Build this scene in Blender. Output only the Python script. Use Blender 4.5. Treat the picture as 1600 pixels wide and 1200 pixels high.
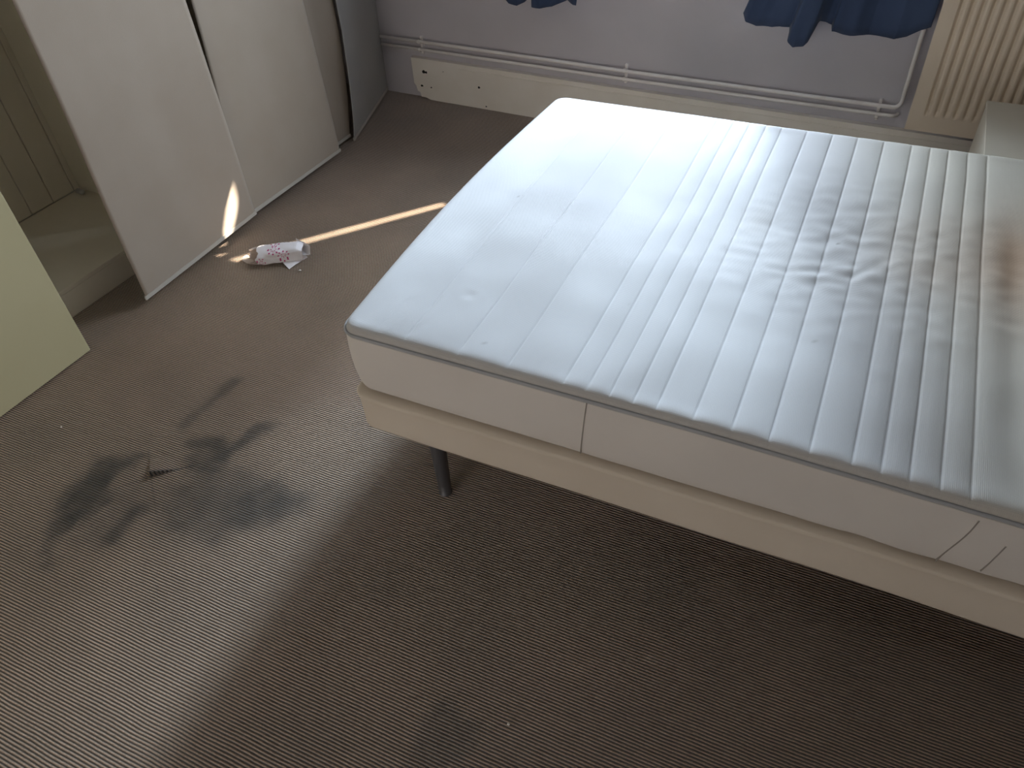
import bpy, bmesh, math, random
from math import sin, cos, pi, radians, sqrt, exp, atan2
from mathutils import Vector, Matrix

for o in list(bpy.data.objects):
    bpy.data.objects.remove(o)
S = bpy.context.scene
COL = S.collection
random.seed(4)

# ------------------------------------------------------------------ camera
PITCH, YAW, ROLL, FPX, CAMH, PHI = 0.75583, -0.52981, 0.07388, 1200.0, 1.75, 0.046886
_f = Vector((sin(YAW)*cos(PITCH), cos(YAW)*cos(PITCH), -sin(PITCH)))
_r = Vector((cos(YAW), -sin(YAW), 0)); _d = _f.cross(_r)
_r2 = _r*cos(ROLL) + _d*sin(ROLL); _d2 = -_r*sin(ROLL) + _d*cos(ROLL)
cam = bpy.data.objects.new('camera', bpy.data.cameras.new('camera'))
cam.matrix_world = Matrix(((_r2.x, -_d2.x, -_f.x, 0), (_r2.y, -_d2.y, -_f.y, 0), (_r2.z, -_d2.z, -_f.z, CAMH), (0, 0, 0, 1)))
cam.data.sensor_width = 36; cam.data.lens = FPX*36/1600
cam.data.clip_start = 0.02
COL.objects.link(cam); S.camera = cam

def F(x, y, z=0.0):
    """point of the plane at height z that the photo shows at pixel x, y"""
    v = _r2*(x-800) + _d2*(y-600) + _f*FPX
    t = (z-CAMH)/v.z
    return Vector((v.x*t, v.y*t, z))

# ------------------------------------------------------------------ world, exposure, lights
YW = 3.475            # face of the window wall
WX0, WX1, WZ0, WZ1 = -1.75, -0.15, 0.95, 2.10
w = bpy.data.worlds.new('world'); S.world = w; w.use_nodes = True
w.node_tree.nodes['Background'].inputs[0].default_value = (0.62, 0.78, 1.0, 1)
w.node_tree.nodes['Background'].inputs[1].default_value = 1.0
S.view_settings.view_transform = 'Standard'; S.view_settings.look = 'None'
S.view_settings.exposure = 0.22; S.view_settings.gamma = 1.0
S.view_settings.use_curve_mapping = False

def area(name, loc, rot, sx, sy, power, color):
    l = bpy.data.lights.new(name, 'AREA'); l.shape = 'RECTANGLE'; l.size = sx; l.size_y = sy
    l.energy = power; l.color = color
    o = bpy.data.objects.new(name, l); o.location = loc; o.rotation_euler = rot; COL.objects.link(o); return o
# daylight glowing in the window opening
area('window_daylight', ((WX0+WX1)/2, YW+0.085, (WZ0+WZ1)/2), (radians(-90), 0, 0), WX1-WX0-0.1, WZ1-WZ0-0.1, 88, (0.76, 0.88, 1.0)).data.spread = radians(150)
# low bright patch of sky beyond the window; its beam passes between the curtains
_b = area('bright_sky', (-1.22, 7.6, 4.05), (0, 0, 0), 0.60, 0.8, 540, (0.74, 0.89, 1.0))
_b.rotation_euler = (Vector((-1.2, 0.9, 0.3))-_b.location).to_track_quat('-Z', 'Z').to_euler()
SUN_AZ, SUN_EL = radians(38.8), radians(40)
sl = bpy.data.lights.new('sun', 'SUN'); sl.energy = 30; sl.angle = radians(0.35); sl.color = (1.0, 0.90, 0.75)
so = bpy.data.objects.new('sun', sl); COL.objects.link(so)
SUNDIR = Vector((-sin(SUN_AZ)*cos(SUN_EL), -cos(SUN_AZ)*cos(SUN_EL), -sin(SUN_EL)))
so.rotation_euler = SUNDIR.to_track_quat('-Z', 'Y').to_euler(); so.location = (2, 8, 6)
# warm fill lamp added behind the camera, lifting the bed's near side
area('rear_fill_light', (-1.3, -2.03, 0.78), (radians(90), 0, 0), 1.5, 1.1, 13, (1.0, 0.84, 0.66))

# ------------------------------------------------------------------ node helpers
def mat(name, rough=0.7, color=(0.5, 0.5, 0.5), spec=0.3, metal=0.0):
    m = bpy.data.materials.new(name); m.use_nodes = True
    b = m.node_tree.nodes['Principled BSDF']
    b.inputs['Base Color'].default_value = (*color, 1); b.inputs['Roughness'].default_value = rough
    b.inputs['Specular IOR Level'].default_value = spec; b.inputs['Metallic'].default_value = metal
    return m, m.node_tree.nodes, m.node_tree.links, b
def N(ns, t, **k):
    n = ns.new(t)
    for a, v in k.items():
        if a.startswith('i_'):
            n.inputs[int(a[2:]) if a[2:].isdigit() else a[2:]].default_value = v
        else: setattr(n, a, v)
    return n
def noise_color(m, c1, c2, scale, detail=4, lo=0.35, hi=0.65, stretch=None):
    """mottle between two colours by object position; returns the color socket"""
    ns, ls = m.node_tree.nodes, m.node_tree.links
    tc = N(ns, 'ShaderNodeTexCoord'); src = tc.outputs['Object']
    if stretch:
        mp = N(ns, 'ShaderNodeMapping'); mp.inputs['Scale'].default_value = stretch; ls.new(src, mp.inputs[0]); src = mp.outputs[0]
    n = N(ns, 'ShaderNodeTexNoise'); n.inputs['Scale'].default_value = scale; n.inputs['Detail'].default_value = detail
    ls.new(src, n.inputs['Vector'])
    r = N(ns, 'ShaderNodeValToRGB'); r.color_ramp.elements[0].position = lo; r.color_ramp.elements[1].position = hi
    r.color_ramp.elements[0].color = (*c1, 1); r.color_ramp.elements[1].color = (*c2, 1)
    ls.new(n.outputs['Fac'], r.inputs[0]); return r.outputs[0], src
def bump(m, height, strength, dist):
    ns, ls = m.node_tree.nodes, m.node_tree.links
    b = N(ns, 'ShaderNodeBump'); b.inputs['Strength'].default_value = strength; b.inputs['Distance'].default_value = dist
    ls.new(height, b.inputs['Height']); ls.new(b.outputs[0], ns['Principled BSDF'].inputs['Normal']); return b
def painted(name, c1, c2, rough=0.55, scale=6, spec=0.3, bs=0.15):
    m, ns, ls, b = mat(name, rough, c1, spec)
    c, src = noise_color(m, c1, c2, scale); ls.new(c, b.inputs['Base Color'])
    n = N(ns, 'ShaderNodeTexNoise'); n.inputs['Scale'].default_value = 160; ls.new(src, n.inputs['Vector'])
    bump(m, n.outputs['Fac'], bs, 0.002); return m

M_wall = painted('wall_paint_mauve_grey', (0.55, 0.515, 0.535), (0.59, 0.55, 0.57), 0.85, 3, 0.2, 0.3)
M_white = painted('white_gloss_paint', (0.60, 0.57, 0.52), (0.66, 0.63, 0.58), 0.4, 9)
M_board = painted('worn_white_board', (0.82, 0.75, 0.66), (0.88, 0.82, 0.74), 0.5, 5)
M_pipe = painted('white_pipe_paint', (0.86, 0.80, 0.76), (0.90, 0.85, 0.81), 0.35, 20, 0.45)
M_rad = painted('cream_radiator_enamel', (0.70, 0.58, 0.45), (0.74, 0.62, 0.49), 0.4, 3, 0.4)
M_cream = painted('cream_door_laminate', (0.50, 0.44, 0.265), (0.53, 0.47, 0.29), 0.5, 2, 0.3, 0.05)
M_closet = painted('closet_board', (0.83, 0.75, 0.61), (0.87, 0.79, 0.65), 0.6, 3, 0.25, 0.08)
M_cab = painted('bedside_white', (0.64, 0.60, 0.50), (0.68, 0.64, 0.54), 0.45, 4)
M_dark, *_ = mat('dark_hole', 0.9, (0.02, 0.018, 0.016))
M_ceil = painted('ceiling_paint', (0.34, 0.31, 0.28), (0.38, 0.35, 0.32), 0.9, 2)
M_steel, *_ = mat('leg_grey_metal', 0.35, (0.20, 0.20, 0.22), 0.5, 0.7)
M_frame = painted('window_frame_paint', (0.7, 0.7, 0.7), (0.75, 0.75, 0.75), 0.4, 4)

def fabric(name, c1, c2, scale=500, bs=0.3, rough=0.9, mott=4):
    m, ns, ls, b = mat(name, rough, c1, 0.15)
    c, src = noise_color(m, c1, c2, mott); ls.new(c, b.inputs['Base Color'])
    n = N(ns, 'ShaderNodeTexNoise'); n.inputs['Scale'].default_value = scale; ls.new(src, n.inputs['Vector'])
    bump(m, n.outputs['Fac'], bs, 0.001); b.inputs['Sheen Weight'].default_value = 0.1
    return m
M_panel = fabric('panel_cloth', (0.37, 0.305, 0.245), (0.39, 0.325, 0.265))
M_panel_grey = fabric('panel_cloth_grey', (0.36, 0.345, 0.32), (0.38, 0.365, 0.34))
M_side = fabric('mattress_side_cloth', (0.73, 0.68, 0.64), (0.77, 0.72, 0.68))
M_base = fabric('bed_base_cloth', (0.72, 0.63, 0.53), (0.76, 0.67, 0.57))
M_piping = fabric('mattress_piping', (0.40, 0.40, 0.42), (0.46, 0.46, 0.48))
M_thread = fabric('seam_thread', (0.34, 0.31, 0.28), (0.38, 0.35, 0.32))
M_curtain = fabric('curtain_blue', (0.045, 0.066, 0.125), (0.06, 0.086, 0.155), 300, 0.4)

# mattress ticking : white knitted cloth with a fine diagonal weave, brown and grey soiling from a colour attribute
M_tick, ns, ls, b = mat('mattress_ticking', 0.85, (0.8, 0.8, 0.8), 0.2)
at = N(ns, 'ShaderNodeVertexColor', layer_name='soil'); ls.new(at.outputs['Color'], b.inputs['Base Color'])
tc = N(ns, 'ShaderNodeTexCoord')
def wave(angle, period):
    mp = N(ns, 'ShaderNodeMapping'); mp.inputs['Rotation'].default_value = (0, 0, angle)
    ls.new(tc.outputs['Object'], mp.inputs[0]); sp = N(ns, 'ShaderNodeSeparateXYZ'); ls.new(mp.outputs[0], sp.inputs[0])
    mu = N(ns, 'ShaderNodeMath', operation='MULTIPLY'); mu.inputs[1].default_value = 2*pi/period; ls.new(sp.outputs[0], mu.inputs[0])
    s = N(ns, 'ShaderNodeMath', operation='SINE'); ls.new(mu.outputs[0], s.inputs[0]); return s.outputs[0]
wa = N(ns, 'ShaderNodeMath', operation='MULTIPLY'); ls.new(wave(0.75, 0.0048), wa.inputs[0]); ls.new(wave(-0.75, 0.0048), wa.inputs[1])
bump(M_tick, wa.outputs[0], 0.35, 0.0006)

# carpet : fine woven ribs (light grey cord, dark ground), stains from a colour attribute
M_carpet, ns, ls, b = mat('ribbed_carpet', 0.5, (0.2, 0.18, 0.15), 1.0)
b.inputs['Sheen Weight'].default_value = 0.4; b.inputs['Sheen Roughness'].default_value = 0.35
tc = N(ns, 'ShaderNodeTexCoord')
n1 = N(ns, 'ShaderNodeTexNoise'); n1.inputs['Scale'].default_value = 7; ls.new(tc.outputs['Object'], n1.inputs['Vector'])
mp = N(ns, 'ShaderNodeMapping'); mp.inputs['Rotation'].default_value = (0, 0, -radians(3.0)); ls.new(tc.outputs['Object'], mp.inputs[0])
sp = N(ns, 'ShaderNodeSeparateXYZ'); ls.new(mp.outputs[0], sp.inputs[0])
a1 = N(ns, 'ShaderNodeMath', operation='MULTIPLY_ADD'); a1.inputs[1].default_value = 0.006; ls.new(n1.outputs['Fac'], a1.inputs[0]); ls.new(sp.outputs[1], a1.inputs[2])
a2 = N(ns, 'ShaderNodeMath', operation='MULTIPLY'); a2.inputs[1].default_value = 2*pi/0.0077; ls.new(a1.outputs[0], a2.inputs[0])
a3 = N(ns, 'ShaderNodeMath', operation='SINE'); ls.new(a2.outputs[0], a3.inputs[0])
mr = N(ns, 'ShaderNodeMapRange'); mr.inputs[1].default_value = -0.8; mr.inputs[2].default_value = 0.8; ls.new(a3.outputs[0], mr.inputs[0])
# cord tufts along the rib
mt = N(ns, 'ShaderNodeMapping'); mt.inputs['Scale'].default_value = (160, 320, 1); ls.new(mp.outputs[0], mt.inputs[0])
n2 = N(ns, 'ShaderNodeTexNoise'); n2.inputs['Scale'].default_value = 1.0; n2.inputs['Detail'].default_value = 2; ls.new(mt.outputs[0], n2.inputs['Vector'])
cr = N(ns, 'ShaderNodeMix', data_type='RGBA'); cr.inputs[6].default_value = (0.04, 0.026, 0.018, 1); cr.inputs[7].default_value = (0.53, 0.378, 0.272, 1)
ls.new(mr.outputs[0], cr.inputs[0])
n3 = N(ns, 'ShaderNodeTexNoise'); n3.inputs['Scale'].default_value = 3.0; n3.inputs['Detail'].default_value = 5; ls.new(tc.outputs['Object'], n3.inputs['Vector'])
r3 = N(ns, 'ShaderNodeMapRange'); r3.inputs[1].default_value = 0.3; r3.inputs[2].default_value = 0.7; r3.inputs[3].default_value = 0.8; r3.inputs[4].default_value = 1.12; ls.new(n3.outputs['Fac'], r3.inputs[0])
r2 = N(ns, 'ShaderNodeMapRange'); r2.inputs[1].default_value = 0.25; r2.inputs[2].default_value = 0.75; r2.inputs[3].default_value = 0.7; r2.inputs[4].default_value = 1.3; ls.new(n2.outputs['Fac'], r2.inputs[0])
mm = N(ns, 'ShaderNodeMath', operation='MULTIPLY'); ls.new(r3.outputs[0], mm.inputs[0]); ls.new(r2.outputs[0], mm.inputs[1])
at = N(ns, 'ShaderNodeVertexColor', layer_name='soil')
x1 = N(ns, 'ShaderNodeMix', data_type='RGBA', blend_type='MULTIPLY'); x1.inputs[0].default_value = 1; ls.new(cr.outputs[2], x1.inputs[6]); ls.new(at.outputs['Color'], x1.inputs[7])
x2 = N(ns, 'ShaderNodeVectorMath', operation='SCALE'); ls.new(x1.outputs[2], x2.inputs[0]); ls.new(mm.outputs[0], x2.inputs['Scale'])
ls.new(x2.outputs[0], b.inputs['Base Color'])
bh = N(ns, 'ShaderNodeMath', operation='MULTIPLY_ADD'); bh.inputs[1].default_value = 0.35; ls.new(n2.outputs['Fac'], bh.inputs[0]); ls.new(mr.outputs[0], bh.inputs[2])
bump(M_carpet, bh.outputs[0], 1.0, 0.0046)

M_paper, ns, ls, b = mat('white_paper', 0.6, (0.80, 0.76, 0.78), 0.3)
M_paper_in, *_ = mat('paper_inside_tan', 0.8, (0.62, 0.52, 0.45), 0.2)
M_pink, *_ = mat('pink_print', 0.6, (0.50, 0.06, 0.20), 0.3)
M_crumb, *_ = mat('pale_crumb', 0.7, (0.75, 0.7, 0.66), 0.3)
M_ext = painted('sun_mask_surface', (0.4, 0.36, 0.3), (0.5, 0.45, 0.4), 0.8, 3)
M_glass = bpy.data.materials.new('window_glass'); M_glass.use_nodes = True
ns, ls = M_glass.node_tree.nodes, M_glass.node_tree.links; ns.clear()
o_ = N(ns, 'ShaderNodeOutputMaterial'); mx = N(ns, 'ShaderNodeMixShader'); mx.inputs[0].default_value = 0.06
t_ = N(ns, 'ShaderNodeBsdfTransparent'); g_ = N(ns, 'ShaderNodeBsdfGlossy'); g_.inputs['Roughness'].default_value = 0.02
ls.new(t_.outputs[0], mx.inputs[1]); ls.new(g_.outputs[0], mx.inputs[2]); ls.new(mx.outputs[0], o_.inputs[0])

# ------------------------------------------------------------------ mesh helpers
def mesh_obj(name, verts, faces, m, parent=None, smooth=False, mats=None, fmat=None):
    me = bpy.data.meshes.new(name); me.from_pydata([tuple(v) for v in verts], [], faces); me.update()
    for mm_ in (mats or [m]): me.materials.append(mm_)
    if fmat:
        for p, i in zip(me.polygons, fmat): p.material_index = i
    if smooth:
        for p in me.polygons: p.use_smooth = True
    o = bpy.data.objects.new(name, me); COL.objects.link(o)
    if parent: o.parent = parent
    return o
def bm_obj(name, bm, m, parent=None, smooth=False):
    bmesh.ops.recalc_face_normals(bm, faces=bm.faces)
    me = bpy.data.meshes.new(name); bm.to_mesh(me); bm.free(); me.materials.append(m)
    if smooth:
        for p in me.polygons: p.use_smooth = True
    o = bpy.data.objects.new(name, me); COL.objects.link(o)
    if parent: o.parent = parent
    return o
def add_box(bm, x0, x1, y0, y1, z0, z1, bev=0.0, seg=2):
    r = bmesh.ops.create_cube(bm, size=1.0)
    vs = r['verts']
    for v in vs:
        v.co = Vector((x0+(v.co.x+.5)*(x1-x0), y0+(v.co.y+.5)*(y1-y0), z0+(v.co.z+.5)*(z1-z0)))
    if bev > 0:
        es = list({e for v in vs for e in v.link_edges})
        bmesh.ops.bevel(bm, geom=es, offset=bev, segments=seg, affect='EDGES', profile=0.5)
def box(name, x0, x1, y0, y1, z0, z1, m, parent=None, bev=0.0, seg=2):
    bm = bmesh.new(); add_box(bm, x0, x1, y0, y1, z0, z1, bev, seg); return bm_obj(name, bm, m, parent)
def tube_geo(path, rad, n=12, closed=False):
    """rings along a path; rad is a number or one per point"""
    P = [Vector(p) for p in path]; vs, fs = [], []; K = len(P)
    up = Vector((0, 0, 1)); prev = None
    for i, p in enumerate(P):
        a = P[(i-1) % K] if (closed or i > 0) else p; c = P[(i+1) % K] if (closed or i < K-1) else p
        t = (c-a).normalized()
        if prev is None:
            ref = up if abs(t.z) < 0.9 else Vector((1, 0, 0)); s = t.cross(ref).normalized()
        else:
            s = (prev - t*prev.dot(t)).normalized()
        prev = s; u = t.cross(s); r = rad[i] if isinstance(rad, (list, tuple)) else rad
        for k in range(n):
            q = 2*pi*k/n; vs.append(p + s*cos(q)*r + u*sin(q)*r)
    for i in range(K if closed else K-1):
        for k in range(n):
            a = i*n+k; b_ = i*n+(k+1) % n; j = ((i+1) % K)*n
            fs.append((a, b_, j+(k+1) % n, j+k))
    if not closed:
        fs.append(tuple(range(n-1, -1, -1))); fs.append(tuple((K-1)*n+k for k in range(n)))
    return vs, fs
def tube(name, path, rad, m, parent=None, n=12, closed=False):
    v, f = tube_geo(path, rad, n, closed); return mesh_obj(name, v, f, m, parent, True)
def empty(name, loc, rz=0.0):
    o = bpy.data.objects.new(name, None); o.location = loc; o.rotation_euler = (0, 0, rz); o.empty_display_size = 0.1
    COL.objects.link(o); return o
def tag(o, label, cat, group=None):
    o['label'] = label; o['category'] = cat
    if group: o['group'] = group
    return o
def struct(o): o['kind'] = 'structure'; return o
def noise2(x, y, s=0):
    from mathutils import noise
    return noise.noise(Vector((x, y, s)))
def mark(o):  # color attribute
    return o.data.color_attributes.new('soil', 'FLOAT_COLOR', 'POINT')

# ------------------------------------------------------------------ room shell
RX0, RX1, RY0 = -3.32, 2.2, -2.0
H = 2.5
bm = bmesh.new()
add_box(bm, RX0, WX0, YW, YW+0.25, 0, H); add_box(bm, WX1, RX1, YW, YW+0.25, 0, H)
add_box(bm, WX0, WX1, YW, YW+0.25, 0, WZ0); add_box(bm, WX0, WX1, YW, YW+0.25, WZ1, H)
struct(bm_obj('wall_back', bm, M_wall))
M_wall2 = painted('white_wall_paint', (0.70, 0.66, 0.61), (0.74, 0.70, 0.65), 0.9, 2)
struct(box('wall_left', RX0-0.1, RX0, RY0-.1, YW+0.25, 0, H, M_wall2))
M_wall3 = painted('taupe_wall_paint', (0.26, 0.22, 0.18), (0.29, 0.25, 0.21), 0.9, 2)
struct(box('wall_right', RX1, RX1+0.1, RY0-.1, YW+0.25, 0, H, M_wall3))
bm = bmesh.new(); add_box(bm, RX0, -2.1, RY0-.1, RY0, 0, H); add_box(bm, -.5, RX1, RY0-.1, RY0, 0, H); add_box(bm, -2.1, -.5, RY0-.1, RY0, 0, .18); add_box(bm, -2.1, -.5, RY0-.1, RY0, 1.38, H)  # opening made up to house the fill lamp
struct(bm_obj('wall_front', bm, M_wall2))
bm = bmesh.new()
for a in ((-2.1, -2.05, .18, 1.38), (-.55, -.5, .18, 1.38), (-2.1, -.5, .18, .23), (-2.1, -.5, 1.33, 1.38), (-1.32, -1.28, .18, 1.38)): add_box(bm, a[0], a[1], RY0-.09, RY0-.04, a[2], a[3], .004)
struct(bm_obj('fill_opening_frame', bm, M_frame))  # unseen frame added around the fill lamp's opening
struct(box('ceiling', RX0-.1, RX1+.1, RY0-0.1, YW+0.25, H, H+0.1, M_ceil))
bm = bmesh.new()
for a in ((WX0, WX0+.05, WZ0, WZ1), (WX1-.05, WX1, WZ0, WZ1), (WX0, WX1, WZ0, WZ0+.05), (WX0, WX1, WZ1-.05, WZ1), (-0.98, -0.94, WZ0, WZ1)):
    add_box(bm, a[0], a[1], YW+.17, YW+.22, a[2], a[3], .004)
wf = struct(bm_obj('window_1', bm, M_frame))
pane = box('pane', WX0+.05, WX1-.05, YW+.193, YW+.197, WZ0+.05, WZ1-.05, M_glass, wf)
struct(box('trim_1', WX0-.04, WX1+.04, YW-.03, YW+.17, WZ0-.03, WZ0, M_white, None, .004))

# floor : grid with stains (a colour attribute) and the lifted carpet round the cut
def seg_d(p, a, b_):
    ab = b_-a; t = max(0, min(1, (p-a).dot(ab)/ab.length_squared)); return (p-a-ab*t).length
def poly_d(p, poly):
    """signed distance, negative inside"""
    ins = False; d = 9; n = len(poly)
    for i in range(n):
        a, c = poly[i], poly[(i+1) % n]; d = min(d, seg_d(p, a, c))
        if (a.y > p.y) != (c.y > p.y) and p.x < (c.x-a.x)*(p.y-a.y)/(c.y-a.y)+a.x: ins = not ins
    return -d if ins else d
def W2(pts): return [F(x, y).xy for x, y in pts]
caps = [((364, 597), (285, 667), .016, .50), ((366, 600), (322, 636), .014, .30), ((414, 666), (366, 700), .024, .62), ((400, 672), (352, 712), .016, .3),
        ((214, 797), (176, 838), .026, .68), ((300, 694), (345, 690), .018, .5), ((345, 700), (345, 715), .018, .55), ((300, 718), (330, 735), .022, .5)]
caps = [(F(*a).xy, F(*b_).xy, r, s) for a, b_, r, s in caps]
polys = [(W2([(482, 780), (420, 750), (378, 735), (320, 738), (270, 760), (252, 800), (255, 836), (330, 850), (370, 838), (447, 806)]), .56, .06),
         (W2([(482, 780), (430, 752), (395, 765), (345, 800), (340, 832), (400, 822), (450, 803)]), .48, .04),
         (W2([(150, 716), (222, 712), (205, 728), (178, 750), (168, 784), (130, 818), (92, 842), (76, 880), (68, 868), (70, 845), (82, 804), (117, 755)]), .74, .035),
         (W2([(140, 740), (172, 732), (165, 765), (115, 815), (95, 815), (110, 780)]), .45, .03),
         (W2([(190, 745), (235, 770), (225, 800), (190, 850), (120, 860), (110, 830), (160, 790)]), .36, .05),
         (W2([(300, 690), (345, 690), (360, 712), (345, 740), (310, 742), (290, 720)]), .42, .03),
         (W2([(690, 1098), (718, 1095), (724, 1114), (750, 1136), (748, 1172), (715, 1192), (680, 1200), (620, 1215), (635, 1165), (648, 1140), (664, 1118)]), .38, .012),
         (W2([(575, 905), (625, 885), (635, 925), (600, 945), (560, 940)]), .16, .04),
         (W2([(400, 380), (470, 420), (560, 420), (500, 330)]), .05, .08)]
bx = [(min(q.x for q in p)-.12, max(q.x for q in p)+.12, min(q.y for q in p)-.12, max(q.y for q in p)+.12) for p, _, _ in polys]
tearC = F(236, 744).xy
tdir = [(F(233, 712).xy-tearC), (F(292, 730).xy-tearC), (F(246, 820).xy-tearC), (F(185, 762).xy-tearC)]
# lifted corner between cut directions 0 and 1
def soil(p):
    wob = noise2(p.x*14, p.y*14, 3)*.026 + noise2(p.x*34, p.y*34, 5)*.012 + noise2(p.x*90, p.y*12, 6)*.006
    k = 1.0
    for a, c, r, s in caps:
        d = seg_d(p, a, c)
        if d < r+.1:
            d += wob*.6; k *= 1-s*(1/(1+exp((d-r)/.007)))
    for (poly, s, soft), q in zip(polys, bx):
        if q[0] < p.x < q[1] and q[2] < p.y < q[3]:
            d = poly_d(p, poly)+wob; k *= 1-s*(1+.35*noise2(p.x*20, p.y*20, 11))*(1/(1+exp(d/(soft*.30))))
    # cuts
    for i, (L, wd) in enumerate(((.12, .0010), (.14, .0044), (.16, .0), (.12, .0))):
        e = tdir[i].normalized()*L; d = seg_d(p, tearC, tearC+e)
        k *= 1-(.8 if wd > .002 else .5)*exp(-(d/(wd*max(0, 1-(p-tearC).length/L)+.0016))**2)
    return k
xs, ys = [], []
def spans(parts):
    o = []
    for a, c, st in parts:
        n = max(1, round((c-a)/st)); o += [a+(c-a)*i/n for i in range(n)]
    return o+[parts[-1][1]]
tx, ty = tearC
xs = spans([(RX0, -2.8, .1), (-2.8, tx-.2, .014), (tx-.2, tx+.2, .003), (tx+.2, -.95, .012), (-.95, -.2, .012), (-.2, RX1, .08)])
ys = spans([(RY0, -.1, .1), (-.1, .35, .012), (.35, ty-.16, .012), (ty-.16, ty+.16, .003), (ty+.16, 1.5, .012), (1.5, YW, .05)])
vs, fs, cols = [], [], []
e0, e1 = tdir[0].normalized(), tdir[1].normalized()
for y in ys:
    for x in xs:
        p = Vector((x, y)); z = 0.0
        d = p-tearC
        if d.length < .14:
            a, c = d.dot(Vector((e1.y, -e1.x))), d.dot(Vector((-e0.y, e0.x)))
            ang = abs(e1.angle(d)) + abs(e0.angle(d)) - e0.angle(e1) if d.length > 1e-6 else 0
            if ang < 0.02: z = .020*max(0, 1-d.length/.085)**1.2
        vs.append((x, y, z)); k = soil(p) if (x > -2.8 and y > -.2 and y < 2.2 and x < 0) else 1.0
        g = 1-k
        cols += [k, k*(1+.03*g), k*(1+.10*g), 1]
nx = len(xs)
for j in range(len(ys)-1):
    for i in range(nx-1): fs.append((j*nx+i, j*nx+i+1, (j+1)*nx+i+1, (j+1)*nx+i))
fl = struct(mesh_obj('floor', vs, fs, M_carpet))
ca = mark(fl); ca.data.foreach_set('color', cols)

# baseboard : a worn white board fixed low on the window wall, bottom left corner chewed away
pts = [(-2.497, .222), (-2.497, .085), (-2.486, .07), (-2.480, .042), (-2.466, .038), (-2.460, .012), (-2.43, .012), (-2.40, .002), (2.2, .0), (2.2, .222)]
vv = [(x, YW-.03, z) for x, z in pts] + [(x, YW-.001, z) for x, z in pts]; n = len(pts)
ff = [tuple(range(n)), tuple(range(2*n-1, n-1, -1))] + [(i, i+n, (i+1) % n+n, (i+1) % n) for i in range(n)]
bb = struct(mesh_obj('baseboard_back', vv, ff, M_board))
box('moulding', -2.2, 2.2, YW-.033, YW-.029, .196, .199, M_board, bb)
for x, z, r in ((-2.425, .155, .012), (-2.41, .153, .008), (-2.447, .075, .008), (-2.388, .073, .005), (-2.085, .115, .0075), (-2.30, .17, .003), (-2.05, .018, .005)):
    v = []; K = 9
    for k in range(K):
        q = 2*pi*k/K; rr = r*(.7+.5*random.random()); v.append((x+cos(q)*rr, YW-.0305, z+sin(q)*rr*.8))
    v2 = [(a, YW-.0295, c) for a, _, c in v]
    mesh_obj('paint_chip', v+v2, [tuple(range(K)), tuple(range(2*K-1, K-1, -1))]+[(i, i+K, (i+1) % K+K, (i+1) % K) for i in range(K)], M_dark, bb)

# ------------------------------------------------------------------ unseen sun mask added outside, its holes cut to shape the sun patches
BY = YW+1.25
def back(p):   # where the sun ray through p crossed the sun mask
    t = (BY-p.y)/-SUNDIR.y; return p - SUNDIR*t
Xp = -2.462
def onpanel(x, y):
    v = _r2*(x-800) + _d2*(y-600) + _f*FPX; t = Xp/v.x; return Vector((Xp, v.y*t, CAMH+v.z*t))
h1 = [back(p) for p in (F(690, 316), F(700, 321), F(480, 380), F(378, 408), F(352, 410), F(365, 403), F(480, 372))]
h2 = [back(p) for p in (onpanel(341, 380), onpanel(345, 345), onpanel(350, 313), onpanel(355, 298), onpanel(361, 308), onpanel(365, 325), onpanel(363, 345), onpanel(356, 372), F(352, 396), F(338, 404), F(329, 400))]
def flat(o, ps): return [Vector((p.x, p.z)) for p in ps]
bm = bmesh.new()
ov = [bm.verts.new((x, BY, z)) for x, z in ((-.50, .0), (3.4, .0), (3.4, 5.2), (-.50, 5.2))]
es = [bm.edges.new((ov[i], ov[(i+1) % 4])) for i in range(4)]
for hole in (h1, h2):
    hv = [bm.verts.new((p.x, BY, p.z)) for p in hole]
    es += [bm.edges.new((hv[i], hv[(i+1) % len(hv)])) for i in range(len(hv))]
bmesh.ops.triangle_fill(bm, use_beauty=True, edges=es)
bl = bm_obj('sun_mask', bm, M_ext)
md = bl.modifiers.new('s', 'SOLIDIFY'); md.thickness = .004
tag(bl, 'pale sheet with holes added out of view outside to shape the sun', 'sun mask')

# ------------------------------------------------------------------ curtains
def curtain(name, hem, folds, y0, ztop, lean=0, lean2=0):
    """hem : (x, z, y offset) from left to right"""
    n = 160; vs, fs = [], []; x0, x1 = hem[0][0], hem[-1][0]
    R_ = 40
    for i in range(n+1):
        x = x0+(x1-x0)*i/n
        for (a, b_) in zip(hem, hem[1:]):
            if a[0] <= x <= b_[0]+1e-9:
                t = (x-a[0])/max(1e-6, b_[0]-a[0]); z = a[1]+(b_[1]-a[1])*t; yo = a[2]+(b_[2]-a[2])*t; break
        for j in range(R_+1):
            s = j/R_; zz = z+(ztop-z)*s
            yy = y0+yo*(1-s*.6)+.016*sin(x*folds+1.5*sin(s*2)+noise2(x*6, s*2)*2)+.004*noise2(x*30, s*9)
            vs.append((x+.01*sin(s*5+x*9)*(1-s)+lean*s*(x1-x)/(x1-x0)+lean2*s*(x-x0)/(x1-x0), yy, zz))
    for i in range(n):
        for j in range(R_):
            a = i*(R_+1)+j; fs.append((a, a+R_+1, a+R_+2, a+1))
    o = mesh_obj(name, vs, fs, M_curtain, None, True); m_ = o.modifiers.new('s', 'SOLIDIFY'); m_.thickness = .0015
    return o
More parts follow.
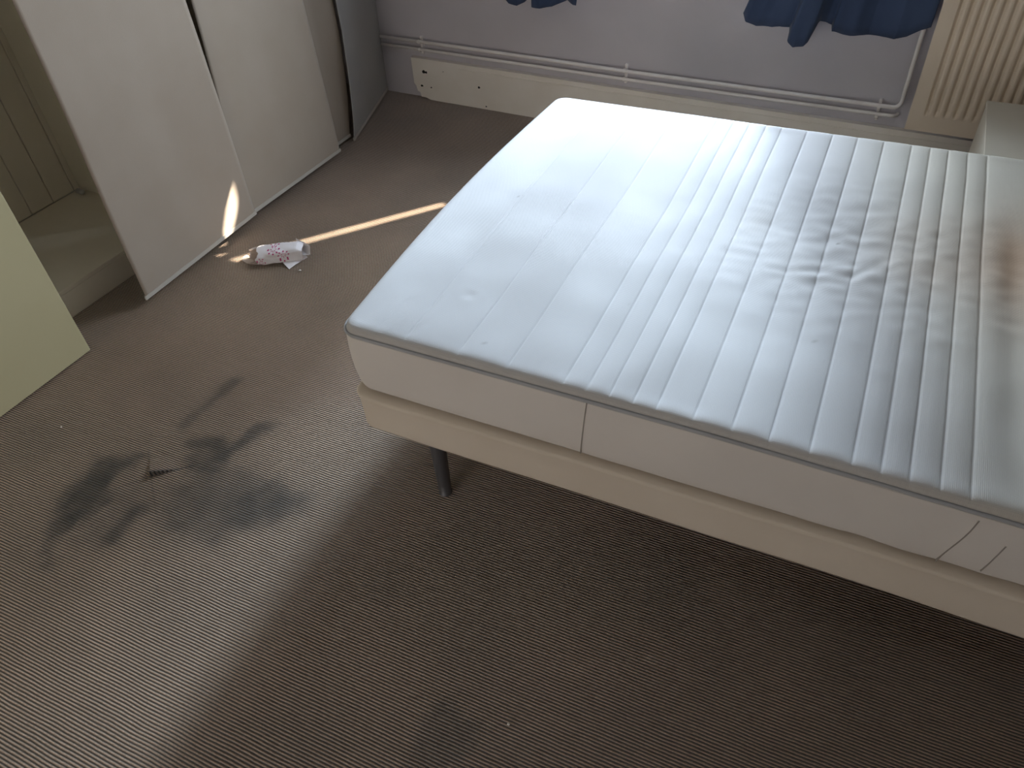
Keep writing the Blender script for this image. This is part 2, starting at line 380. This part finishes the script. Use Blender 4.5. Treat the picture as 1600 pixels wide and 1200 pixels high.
c1 = curtain('curtain', [(-1.86, .60, 0), (-1.843, .581, 0), (-1.80, .572, -.01), (-1.765, .585, 0), (-1.745, .605, .03), (-1.715, .604, .02), (-1.70, .585, -.02), (-1.66, .578, -.02), (-1.61, .582, -.01), (-1.575, .596, .01), (-1.53, .618, .02), (-1.50, .604, 0), (-1.488, .60, 0)], 38, 3.37, 2.2, 0, .18)
tag(c1, 'dark blue curtain hem at the top left, above the white pipes', 'curtain', 'blue window curtains')
c2 = curtain('curtain', [(-.745, .64, .02), (-.73, .612, 0), (-.688, .597, -.01), (-.63, .598, 0), (-.60, .606, .01), (-.562, .606, .02), (-.555, .57, -.035), (-.53, .549, -.04), (-.49, .556, -.04), (-.476, .572, -.035), (-.452, .645, -.01), (-.43, .632, .02), (-.405, .620, .025), (-.398, .603, 0), (-.32, .605, 0), (-.25, .606, .01), (-.19, .604, 0), (-.15, .604, -.01), (-.11, .615, 0), (-.07, .645, .01), (-.04, .66, .02)], 26, 3.37, 2.2, .45)
tag(c2, 'wide dark blue curtain with a hanging fold beside the vertical pipe and radiator', 'curtain', 'blue window curtains')
rod = tube('curtain_rod', [(-2.0, 3.375, 2.21), (.1, 3.375, 2.21)], .012, M_steel)
tag(rod, 'dark curtain rod over the window', 'rod')
for x in (-1.95, 0.05):
    tube('bracket', [(x, 3.375, 2.21), (x, YW+.005, 2.21)], .007, M_steel, rod)

# ------------------------------------------------------------------ pipes on the window wall
PY = YW-.032
def arc(c, a0, a1, r, ax, ay, n=8):
    return [Vector(c)+Vector(ax)*cos(a0+(a1-a0)*i/n)*r+Vector(ay)*sin(a0+(a1-a0)*i/n)*r for i in range(n+1)]
xe = -.068
p = [(-2.676, PY, .312), (-2.0, PY, .311), (-1.2, PY, .309), (-.6, PY, .312)] + arc((xe-.03, PY, .345), -pi/2, 0, .03, (1, 0, 0), (0, 0, 1)) + [(xe, PY, .7), (xe+.005, PY, 1.1)]
tag(tube('heating_pipe', p, .0085, M_pipe), 'white upper heating pipe along the wall that turns up beside the radiator', 'pipe', 'white wall pipes')
p = [(-2.676, PY, .272), (-2.0, PY, .271), (-1.2, PY, .271), (-.6, PY, .275)] + arc((-.10, PY+.03, .279), -pi/2, 0, .03, (1, 0, 0), (0, 1, 0))
tag(tube('heating_pipe', p, .0075, M_pipe), 'white lower heating pipe running just above the skirting board', 'pipe', 'white wall pipes')
for x, lab in ((-2.428, 'white double pipe clip near the hanging panels'), (-1.277, 'white double pipe clip near the middle of the wall above the mattress'), (-.148, 'white double pipe clip near the pipe bend and radiator')):
    r_ = empty('pipe_clip', (x, PY, .292))
    box('backplate', -.006, .006, .018, .034, -.048, .042, M_pipe, r_, .002)
    for zc, rr in ((.019, .0108), (-.021, .0098)):
        ring = [(0, cos(q)*rr, zc+sin(q)*rr) for q in [2*pi*k/16 for k in range(16)]]
        v, f = [], []
        for k in range(16):
            q = 2*pi*k/16
            for sx, rad_ in ((-.006, rr), (.006, rr), (.006, rr-.003), (-.006, rr-.003)):
                v.append((sx, cos(q)*rad_, zc+sin(q)*rad_))
        for k in range(16):
            for c in range(4): f.append((k*4+c, k*4+(c+1) % 4, ((k+1) % 16)*4+(c+1) % 4, ((k+1) % 16)*4+c))
        mesh_obj('ring', v, f, M_pipe, r_)
    tag(r_, lab, 'pipe clip', 'pipe clips')

# ------------------------------------------------------------------ radiator
def radiator():
    root = empty('radiator', (-.028, 3.317, .288))
    Wd, Ht, Dp, per = 1.1, .66, .075, .0338
    vs, fs = [], []
    prof = []  # (x, depth of groove, is groove)
    x = 0.0; prof.append((0, 0)); 
    k = 0
    while True:
        xc = .062+k*per
        if xc > Wd-.05: break
        for dx, d in ((-.0105, 0), (-.007, .003), (-.003, .009), (0, .0115), (.003, .009), (.007, .003), (.0105, 0)):
            prof.append((xc+dx, d))
        prof.append((xc+per/2, -.0015)) if xc+per < Wd-.05 else None
        k += 1
    prof.append((Wd, 0))
    zs = [(0, 0), (.062, 0), (.075, .6), (.085, 1), (Ht-.085, 1), (Ht-.075, .6), (Ht-.062, 0), (Ht, 0)]
    for z, k_ in zs:
        for x, d in prof: vs.append((x, d*k_, z))
    n = len(prof)
    for j in range(len(zs)-1):
        for i in range(n-1): fs.append((j*n+i, j*n+i+1, (j+1)*n+i+1, (j+1)*n+i))
    # returned edges
    base = len(vs)
    edge = [0*n+i for i in range(n)] + [j*n+n-1 for j in range(1, len(zs))] + [(len(zs)-1)*n+i for i in range(n-2, -1, -1)] + [j*n for j in range(len(zs)-2, 0, -1)]
    for e in edge: vs.append((vs[e][0], .022, vs[e][2]))
    L = len(edge)
    for i in range(L): fs.append((edge[i], base+i, base+(i+1) % L, edge[(i+1) % L]))
    fs.append(tuple(base+i for i in range(L)))
    mesh_obj('front_panel', vs, fs, M_rad, root)
    box('back_panel', .01, Wd-.01, Dp, Dp+.018, .01, Ht-.01, M_rad, root, .004)
    fin = bmesh.new()
    for i in range(30): add_box(fin, .03+i*.035, .032+i*.035, .024, Dp, .04, Ht-.04)
    bm_obj('convector_fins', fin, M_rad, root)
    box('top_grille', 0, Wd, .0, Dp+.018, Ht, Ht+.008, M_rad, root, .003)
    for x in (.2, .9): box('wall_bracket', x, x+.03, Dp+.018, .157, .05, Ht-.05, M_rad, root)
    return root
tag(radiator(), 'cream panel radiator with vertical flutes on the window wall', 'radiator')

# ------------------------------------------------------------------ hanging fabric panels
def cloth_panel(name, pts_l, pts_r, zt, zb_l, zb_r, m, bar=True, billow=.006, label='', seed=0, barmat=None):
    """pts_l / pts_r : list of (z, x, y) that trace the left and right edge from the hem upward"""
    def at_(L, z):
        if z <= L[0][0]: return Vector((L[0][1], L[0][2]))
        for a, c in zip(L, L[1:]):
            if a[0] <= z <= c[0]:
                t = (z-a[0])/(c[0]-a[0]); return Vector((a[1]+(c[1]-a[1])*t, a[2]+(c[2]-a[2])*t))
        return Vector((L[-1][1], L[-1][2]))
    nu, nv = 40, 60; vs, fs = [], []
    for j in range(nv+1):
        s = j/nv
        for i in range(nu+1):
            u = i/nu; zb = zb_l+(zb_r-zb_l)*u; z = zb+(zt-zb)*(s**1.3)
            p = at_(pts_l, z).lerp(at_(pts_r, z), u)
            off = billow*(noise2(u*2.5+seed, z*1.8, seed)*1.6+.35*noise2(u*6+seed, z*1.5, 9))*min(1, z*3+.2)
            vs.append((p.x+off, p.y, z))
    for j in range(nv):
        for i in range(nu): a = j*(nu+1)+i; fs.append((a, a+1, a+nu+2, a+nu+1))
    base = Vector(((pts_l[0][1]+pts_r[0][1])/2, (pts_l[0][2]+pts_r[0][2])/2, 0))
    root = empty(name, base)
    vs = [Vector(v)-base for v in vs]
    c = mesh_obj('cloth', vs, fs, m, root, True); md = c.modifiers.new('s', 'SOLIDIFY'); md.thickness = .002; md.offset = 0
    if bar:
        a = Vector((pts_l[0][1], pts_l[0][2], zb_l))-base; d = Vector((pts_r[0][1], pts_r[0][2], zb_r))-base
        t = (d-a).normalized(); nrm = Vector((-t.y, t.x, 0)).normalized()
        prof = [(.0035, 0), (.0035, .016), (-.0035, .016), (-.0035, 0)]
        v = [e+nrm*-o_+Vector((0, 0, h-.004)) for e in (a-t*.004, d+t*.004) for o_, h in prof]
        f = [(0, 1, 5, 4), (1, 2, 6, 5), (2, 3, 7, 6), (3, 0, 4, 7), (0, 3, 2, 1), (4, 5, 6, 7)]
        mesh_obj('hem_bar', v, f, M_bar, root)
    a = Vector((pts_l[-1][1], pts_l[-1][2], zt))-base; d = Vector((pts_r[-1][1], pts_r[-1][2], zt))-base
    box('top_rail', min(a.x, d.x)-.008, max(a.x, d.x)+.008, a.y, d.y, zt-.01, zt+.03, M_white, root)
    return tag(root, label, 'hanging panel', 'hanging cloth panels')
ZT = 2.36
M_bar = painted('hem_bar_greige', (0.46, 0.42, 0.37), (0.50, 0.46, 0.41), 0.5, 6)
cloth_panel('fabric_panel', [(0.03, -2.435, 1.420), (1.1, -2.435, 1.44), (ZT, -2.435, 1.44)], [(.045, -2.45, 2.070), (1.0, -2.445, 2.055), (ZT, -2.445, 2.05)], ZT, .030, .040, M_panel, label='greige hanging cloth panel nearest the cream door with sun patch', seed=1)
cloth_panel('fabric_panel', [(.04, -2.463, 2.03), (.35, -2.465, 2.04), (.566, -2.465, 2.078), (.92, -2.465, 2.100), (ZT, -2.465, 2.16)], [(.035, -2.468, 2.708), (1.0, -2.468, 2.675), (ZT, -2.468, 2.66)], ZT, .040, .034, M_panel, label='greige hanging cloth panel just behind the sunlit one', seed=5)
cloth_panel('fabric_panel', [(.02, -2.535, 2.62), (ZT, -2.535, 2.62)], [(.02, -2.54, 2.885), (.2, -2.54, 2.93), (.45, -2.54, 2.955), (ZT, -2.545, 2.955)], ZT, .022, .020, M_panel, label='narrow visible strip of greige cloth panel, third from the cream door', seed=9)
cloth_panel('fabric_panel', [(.012, -2.505, 2.872), (.107, -2.50, 2.885), (.3, -2.505, 2.915), (.518, -2.51, 2.945), (.7, -2.51, 2.945), (ZT, -2.53, 2.96)], [(.012, -2.70, 3.462), (.3, -2.69, 3.462), (ZT, -2.62, 3.462)], ZT, .010, .014, M_panel_grey, billow=.008, label='grey shaded cloth panel hanging in the corner beside the pipes', seed=12)
track = box('panel_track', -2.56, -2.42, 1.3, 3.45, ZT+.03, H, M_white)
tag(track, 'white ceiling track that carries the hanging panels', 'track')

# ------------------------------------------------------------------ wardrobe with cream door, open bay behind the panels
wr = empty('wardrobe', (-2.42, .2, 0))
def wb(name, x0, x1, y0, y1, z0, z1, m, bev=.002): return box(name, x0+2.42, x1+2.42, y0-.2, y1-.2, z0, z1, m, wr, bev)
wb('door', -2.442, -2.42, -.9, 1.127, .006, 2.3, M_cream)
wb('carcass_side', -3.28, -2.444, 1.02, 1.04, .0, 2.3, M_closet)
wb('plinth', -2.675, -2.655, 1.04, 2.85, .0, .10, M_closet)
wb('base_shelf', -3.26, -2.655, 1.04, 2.85, .10, .116, M_closet, .003)
bm = bmesh.new(); y = 1.04
while y < 2.84:
    add_box(bm, -3.28+2.42, -3.26+2.42, y-.2, min(y+.108, 2.86)-.2, .116, 2.3, .004); y += .11
bm_obj('back_boards', bm, M_closet, wr)
wb('partition', -3.26, -2.70, 1.835, 1.853, .116, 2.3, M_closet)
pg = tube('peg', [(-.80, 1.60, .13), (-.765, 1.60, .13)], .011, M_white, wr)
tag(wr, 'built-in wardrobe with flat cream door and an open bay beside it', 'wardrobe')

# ------------------------------------------------------------------ bedside cabinet between bed and radiator
cb = empty('bedside_cabinet', (.211, 3.17, 0), PHI)
CD = .56
box('top', 0, .62, -CD, 0, .485, .50, M_cab, cb, .0015)
box('side_panel', .003, .018, -CD+.005, -.005, 0, .485, M_cab, cb)
box('side_panel', .60, .617, -CD+.005, -.005, 0, .485, M_cab, cb)
box('back_panel', .018, .60, -.014, -.005, .03, .485, M_cab, cb)
box('base_panel', .018, .60, -CD+.02, -.014, .04, .056, M_cab, cb)
for z0, z1 in ((.06, .265), (.272, .48)):
    dr = box('drawer', .02,   .598, -CD-.012, -CD+.01, z0, z1, M_cab, cb, .002)
    v, f = tube_geo([(.27, -CD-.014, (z0+z1)/2), (.27, -CD-.028, (z0+z1)/2), (.35, -CD-.028, (z0+z1)/2), (.35, -CD-.014, (z0+z1)/2)], .004, 8)
    mesh_obj('handle', v, f, M_steel, dr, True)
tag(cb, 'white bedside cabinet behind the mattress in front of the radiator', 'cabinet')

# ------------------------------------------------------------------ bed : base on legs, mattress on top
BO = F(527, 515, .60)
def rrect(L, Wd, r, nc=8, nl=80, nw=50, inset=0.0):
    """loop of a rounded rectangle 0..L x 0..Wd, counter-clockwise; equal count for any inset"""
    pts = []; a0, a1, b0, b1 = inset, L-inset, inset, Wd-inset; r = max(.002, r-inset)
    for i in range(nl): t = i/nl; pts.append((a0+r+(a1-a0-2*r)*t, b0))
    for i in range(nc): q = -pi/2+pi/2*i/nc; pts.append((a1-r+cos(q)*r, b0+r+sin(q)*r))
    for i in range(nw): t = i/nw; pts.append((a1, b0+r+(b1-b0-2*r)*t))
    for i in range(nc): q = pi/2*i/nc; pts.append((a1-r+cos(q)*r, b1-r+sin(q)*r))
    for i in range(nl): t = i/nl; pts.append((a1-r-(a1-a0-2*r)*t, b1))
    for i in range(nc): q = pi/2+pi/2*i/nc; pts.append((a0+r+cos(q)*r, b1-r+sin(q)*r))
    for i in range(nw): t = i/nw; pts.append((a0, b1-r-(b1-b0-2*r)*t))
    for i in range(nc): q = pi+pi/2*i/nc; pts.append((a0+r+cos(q)*r, b0+r+sin(q)*r))
    return pts
def loft(name, levels, L, Wd, r, m, parent, fn=None, cap=True, nl=80, nw=50):
    vs, fs = [], []
    for inset, z in levels:
        for x, y in rrect(L, Wd, r, inset=inset, nl=nl, nw=nw):
            v = Vector((x, y, z));  v = fn(v) if fn else v; vs.append(v)
    n = len(vs)//len(levels)
    for j in range(len(levels)-1):
        for i in range(n): fs.append((j*n+i, j*n+(i+1) % n, (j+1)*n+(i+1) % n, (j+1)*n+i))
    if cap: fs.append(tuple(range(n-1, -1, -1))); fs.append(tuple((len(levels)-1)*n+i for i in range(n)))
    return mesh_obj(name, vs, fs, m, parent, True)
BL, BW = 2.0, 1.40
bed = empty('bed_base', (BO.x, BO.y, 0), PHI)
def basefn(v):
    v = v.copy()
    if v.z > .38: v.z += .004*noise2(v.x*4, v.y*4, 7)
    if v.y < .1: v.y += .006*noise2(v.x*2.2, 1, 2)
    return v
bs = loft('upholstered_box', [(.03, .268), (.012, .269), (.003, .275), (0, .285), (0, .33), (-.001, .375), (-.004, .385), (-.005, .395), (.0, .398), (.012, .402), (.05, .403)], BL, BW+.012, .035, M_base, bed, basefn)
bs.location = (.003, -.007, 0)
for (lx, ly) in ((.188, .06), (.188, BW-.07), (BL-.18, .06), (BL-.18, BW-.07)):
    prof = [(.024, .270), (.0235, .25), (.020, .08), (.0175, .006), (.0195, .004), (.0195, .0)]
    tube('leg', [(lx, ly, z) for _, z in prof], [r for r, _ in prof], M_steel, bed, 20)
tag(bed, 'cream upholstered bed base on grey metal legs under the mattress', 'bed base')

mt = empty('mattress', (BO.x, BO.y, .406), PHI)
QL = [.18, .319, .443, .578, .632, .683, .735, .785, .863, .941, 1.015, 1.092, 1.17, 1.222, 1.272, 1.325, 1.376]
QL += [1.50, 1.60, 1.72, 1.84]
def gs(x, s): return exp(-(x/s)**2)
def creases(u, v):
    h = 0
    # creases fanning in from the foot corner
    for (x0, y0, x1, y1, w_, a) in ((.045, .03, .07, .14, .006, -.003), (.10, .02, .125, .16, .008, -.0045), (.125, .02, .15, .12, .008, .003), (.17, .02, .21, .10, .007, -.002), (.02, .02, .03, .08, .005, -.002),
                                    (.98, .62, 1.09, .70, .008, -.005), (1.00, .60, 1.12, .69, .008, .004), (1.09, .64, 1.16, .74, .010, -.006), (1.11, .62, 1.19, .74, .010, .005), (.90, .60, 1.06, .64, .010, -.004), (.92, .56, 1.08, .60, .011, -.003),
                                    (1.13, .80, 1.20, .86, .012, -.004), (1.0, .78, 1.07, .84, .012, -.004), (1.28, .72, 1.34, .78, .012, -.003), (.58, 1.20, .62, 1.21, .006, -.003)):
        d = seg_d(Vector((u, v)), Vector((x0, y0)), Vector((x1, y1)))
        if d < w_*3: h += a*.36*gs(d, w_*1.2)
    # little pinch near the corner
    d = sqrt((u-.245)**2+(v-.225)**2)
    h += (-.0016*gs(d, .014)+.0008*gs(d-.024, .012))*(1+2.2*noise2(u*45, v*45, 2))
    return h
def topz(u, v):
    d = min(u, v, BL-u, BW-v)
    q = [abs(u-a) for a in QL]; i = min(range(len(q)), key=q.__getitem__); du = q[i]
    # neighbouring spacing sets how strongly it puffs
    fade = min(1, d/.05); amp = .0052 if i > 2 else (.002 if i == 0 else .004)
    amp *= .55+.45*max(0, min(1, (u-.2)/.8))
    h = amp*(1-exp(-du/.016))-amp
    h += -.0022*gs(du, .002)
    h *= .25+.75*fade
    h += (noise2(u*3, v*3, 1)*.006+noise2(u*9, v*7, 2)*.003)*fade
    k = exp(-((u-1.15)/.4)**2-((v-.75)/.35)**2)
    h += (noise2(u*16+v*9, v*24-u*8, 4)*.0040)*k + creases(u, v)*fade
    # worn hollow and ridge at the head end
    c = 1.448-.02*max(0, v-.7); h += -.008*gs(u-c, .035)*max(0, min(1, (1.12-v)/.3))*max(0, min(1, v/.25)) + .005*gs(u-c-.07, .04)*max(0, min(1, (1.1-v)/.3))
    # general sag
    h += -.012*exp(-((u-1.1)/.6)**2-((v-.7)/.45)**2)
    return h
def sag(u, v): return -.012*max(0, min(1, (u-.9)/.6))*gs(v, .3)
def bulge(u, v): return -.032*sin(pi*max(0, min(1, v/BW)))*max(0, 1-u/.28)**1.5
us = set()
g = 0.0
xs = [0]
while xs[-1] < BL:
    x = xs[-1]; d = min(abs(x-a) for a in QL); xs.append(x+(.0022 if d < .010 else .0045 if d < .02 else .009))
xs[-1] = BL
ys = [i*BW/156 for i in range(157)]
def edge_map(u, v, r=.045, e=.03):
    """rectangle point to rounded rectangle point, and how far it has rolled over the edge"""
    cx = min(max(u, r), BL-r); cy = min(max(v, r), BW-r)
    dx, dy = u-cx, v-cy
    if dx or dy:
        m_ = max(abs(dx), abs(dy)); L_ = sqrt(dx*dx+dy*dy)
        if abs(dx) > 0 and abs(dy) > 0: dx, dy = dx/L_*m_, dy/L_*m_
        d = r-m_
    else: d = min(u, v, BL-u, BW-v)
    return cx+dx, cy+dy, max(0, d)
vs, fs, cols = [], [], []
def dmap(d):   # roll over the rim
    if d >= .035: return 0
    t = 1-d/.035; return -.021*(1-sqrt(max(0, 1-t**2.4)))-(.008 if d < 1e-4 else 0)
def soilm(u, v):
    n = noise2(u*6, v*6, 21)*.5+.5
    base = Vector((.585, .595, .625))
    def mixc(b_, c, k): return b_.lerp(Vector(c), max(0, min(1, k)))
    # yellowing towards the head end
    k = 1/(1+exp(-(u-1.22-(.25*(.7-v)))/.09)); base = mixc(base, (.60, .56, .46), k*.8)
    # brown body stain
    k = exp(-((u-1.47)/.11)**2-((v-.82)/.24)**2)*(.75+.5*n); base = mixc(base, (.50, .36, .26), k*.9)
    k = exp(-((u-1.436)/.020)**2-((v-.83)/.12)**2); base = mixc(base, (.40, .28, .19), k*.75)
    k = exp(-((u-1.27)/.12)**2-((v-.82)/.20)**2)*(.3+n); base = mixc(base, (.50, .42, .35), k*.7)
    # grey smudge
    k = exp(-((u-.83)/.05)**2-((v-.82)/.09)**2)*(.3+n); base = mixc(base, (.58, .57, .57), k*.55)
    k = exp(-((u-1.0)/.12)**2-((v-.66)/.12)**2)*n; base = mixc(base, (.66, .65, .65), k*.3)
    for (a, c, r) in ((.17, .70, .0018), (.36, .07, .0026), (.62, .33, .0018), (1.05, .35, .002), (.28, .98, .0016), (1.04, .78, .002)):
        if abs(u-a) < .02 and abs(v-c) < .02:
            k = gs(sqrt((u-a)**2+(v-c)**2), r); base = mixc(base, (.12, .11, .1), k*.7)
    # dusty rim along the near side
    k = gs(v-.0, .018); base = mixc(base, (.62, .56, .50), k*.6)
    return base
for v in ys:
    for u in xs:
        x, y, d = edge_map(u, v)
        vs.append((x+bulge(x, y), y, .2065+topz(u, v)*min(1, d/.02)+dmap(d)+sag(x, y)))
        c = soilm(u, v); cols += [c.x, c.y, c.z, 1]
nx = len(xs)
for j in range(len(ys)-1):
    for i in range(nx-1): a = j*nx+i; fs.append((a, a+1, a+nx+1, a+nx))
# close underside with a skirt
tp = mesh_obj('quilted_top', vs, fs, M_tick, mt, True)
ca = mark(tp); ca.data.foreach_set('color', cols)
def sidefn(v):
    v = v.copy(); s = (v.z-.0)/.165; v.z *= 1.115
    bul = sin(pi*max(0, min(1, s)))
    if v.y < .1: v.y -= .006*bul*(.6+noise2(v.x*3, 2, 5)) + (.004*noise2(v.x*11, s*2, 8))*(1 if v.x > 1.2 else .3)
    if v.x < .1: v.x += -.004*bul + .010*(1-s)
    v.z += sag(v.x, v.y)*max(0, s)**2
    v.x += bulge(v.x, v.y)*max(0, min(1, s*1.2))
    return v
loft('side_band', [(.02, .004), (.008, .006), (.004, .014), (.001, .03), (0, .06), (0, .09), (0, .12), (.001, .15), (.002, .164), (.004, .167)], BL, BW, .045, M_side, mt, sidefn, cap=False, nl=120)
loop = [sidefn(Vector((x, y, .1655))) for x, y in rrect(BL, BW, .045, nl=120, inset=.0012)]
tube('piping', loop, .0042, M_piping, mt, 8, True)
def seam(pts):
    v, f = [], []; t = .0009
    P = [Vector(q) for q in pts]
    P = [sidefn(Vector((q.x, 0, q.z))) for q in P]
    for q in P: v += [q+Vector((-t, -.0016, 0)), q+Vector((t, -.0016, 0)), q+Vector((t, .004, 0)), q+Vector((-t, .004, 0))]
    for i in range(len(P)-1):
        for c in range(4): f.append((i*4+c, i*4+(c+1) % 4, i*4+4+(c+1) % 4, i*4+4+c))
    return mesh_obj('side_seam', v, f, M_thread, mt)
def sy(u, z): return sidefn(Vector((u, 0, z))).y
seam([(.639-.001*k, 0, .165-.0118*k) for k in range(14)])
seam([(1.400-.0022*k+.0012*sin(k*.5), 0, .150-.0108*k) for k in range(14)])
seam([(1.458-.0015*k, 0, .11-.0108*k) for k in range(9)])
tag(mt, 'white quilted mattress with parallel stitched channels and brown stains on the bed', 'mattress')

# ------------------------------------------------------------------ crumpled paper bag on the carpet
bag = empty('paper_bag', (-2.17, 1.87, 0))
A, B_ = Vector((-.10, -.055, 0)), Vector((.095, .062, 0))   # tube axis on the floor, open end first
def bag_pt(s, q, wob=1.0):
    ax = A.lerp(B_, s); t = (B_-A).normalized(); nn = Vector((-t.y, t.x, 0))
    rx = .038+.012*sin(pi*min(1, s*1.1)); rz = (.022+.010*s)
    if s > .9: rz *= 1-(s-.9)*2
    c = Vector((0, 0, rz*.95)); 
    sq = lambda a: math.copysign(abs(a)**.62, a)
    p_ = ax + nn*sq(cos(q))*rx + Vector((0, 0, rz*.95+sq(sin(q))*rz*(1 if sin(q) > 0 else .93)))
    e = noise2(s*5+cos(q)*1.3, sin(q)*1.6, 31)*.008*wob
    p_ += (nn*cos(q)+Vector((0, 0, sin(q))))*e
    p_.z = max(.0015, p_.z); return p_
ns_, nq = 26, 36; vs, fs, full = [], [], []
for i in range(ns_+1):
    for k in range(nq+1):
        q = -.62*pi + 1.86*pi*k/nq      # sheet wraps almost all round, lap left open on the near side
        s = i/ns_
        rag = .08*noise2(k*.32, 3.3, 7)+(.20*max(0, min(1, min(q/pi-.15, 1.2-q/pi)/.15)))
        s2 = rag*(1-s)+s
        vs.append(bag_pt(s2, q)); full.append(bag_pt(s, q))
for i in range(ns_):
    for k in range(nq): a = i*(nq+1)+k; fs.append((a, a+nq+1, a+nq+2, a+1))
body = mesh_obj('rolled_paper', vs, fs, M_paper, bag)
# Geometry: outside white, inside tan via a slightly smaller liner sheet
liner = [Vector(v).lerp(A.lerp(B_, (i//(nq+1))/ns_)+Vector((0, 0, .022)), .09) for i, v in enumerate(full)]
fs2 = [f for f in fs if not ((f[0]//(nq+1)) < 7 and .1 < (-.62+1.86*(f[0] % (nq+1))/nq) < 1.05)]
for v in liner: v.z = max(.001, v.z)
mesh_obj('inner_lining', liner, fs2, M_paper_in, bag)
# folded flap at the near right
def sheet(name, P, m, n=8, bend=.004, seed=1):
    P = [Vector(p) for p in P]; v, f = [], []
    for j in range(n+1):
        for i in range(n+1):
            a, b__ = i/n, j/n
            q = P[0].lerp(P[1], a).lerp(P[3].lerp(P[2], a), b__)
            q.z = max(.001, q.z + bend*noise2(a*2.3+seed, b__*2.3)+bend*sin(pi*a)*.5); v.append(q)
    for j in range(n):
        for i in range(n): a = j*(n+1)+i; f.append((a, a+1, a+n+2, a+n+1))
    o = mesh_obj(name, v, f, m, bag); md = o.modifiers.new('s', 'SOLIDIFY'); md.thickness = .0006; return o
def L3(x, y, z):
    return F(x, y, z)-Vector((-2.17, 1.87, 0))
sheet('flap', [L3(436, 404, .018), L3(478, 399, .020), L3(481, 402, .004), L3(452, 421, .001)], M_paper, bend=.003)
sheet('end_fold', [L3(462, 372, .05), L3(484, 384, .045), L3(485, 398, .012), L3(470, 400, .012)], M_paper, bend=.004, seed=4)
sheet('torn_edge', [L3(376, 405, .012), L3(386, 398, .014), L3(398, 408, .006), L3(388, 413, .001)], M_paper_in, bend=.003, seed=7)
# pink starburst print lying on the paper
def on_bag(s, q, h=.0009):
    p_ = bag_pt(s, q); t = (B_-A).normalized(); nn = Vector((-t.y, t.x, 0)); return p_+(nn*cos(q)+Vector((0, 0, sin(q))))*h
def star(cs, cq, R_, petals, name='printed_star'):
    v, f = [], []
    for k in range(petals):
        a = 2*pi*k/petals
        for r0, r1, wd in ((.18, .55, .16), (.62, 1.0, .20)):
            b0 = len(v)
            for rr, aa in ((r0, 0), ((r0+r1)/2, wd), (r1, 0), ((r0+r1)/2, -wd)):
                v.append(on_bag(cs+cos(a+aa)*rr*R_/.23, cq+sin(a+aa)*rr*R_/.036))
            f.append((b0, b0+1, b0+2, b0+3))
    return mesh_obj(name, v, f, M_pink, bag)
star(.50, 1.75, .028, 8); star(.68, 2.75, .026, 8)
star(.26, 3.3, .020, 7)
tag(bag, 'crumpled white paper bag with pink starburst print on the carpet', 'paper bag')

# crumbs on the carpet
def crumb(x, y, r, lab):
    p_ = F(x, y); bm = bmesh.new(); bmesh.ops.create_icosphere(bm, subdivisions=2, radius=r)
    for v in bm.verts: v.co *= 1+.35*noise2(v.co.x*200+x, v.co.y*200, v.co.z*200); v.co.z *= .8
    z0 = min(v.co.z for v in bm.verts)
    for v in bm.verts: v.co.z -= z0
    o = bm_obj('crumb', bm, M_crumb, None, True); o.location = (p_.x, p_.y, 0); tag(o, lab, 'crumb', 'crumbs on the carpet')
crumb(469, 424, .0055, 'pale round crumb right beside the paper bag')
crumb(96, 668, .0035, 'tiny white fleck on the carpet near the cream door')
crumb(795, 1132, .0035, 'tiny white fleck on the dark carpet near the brown stain')
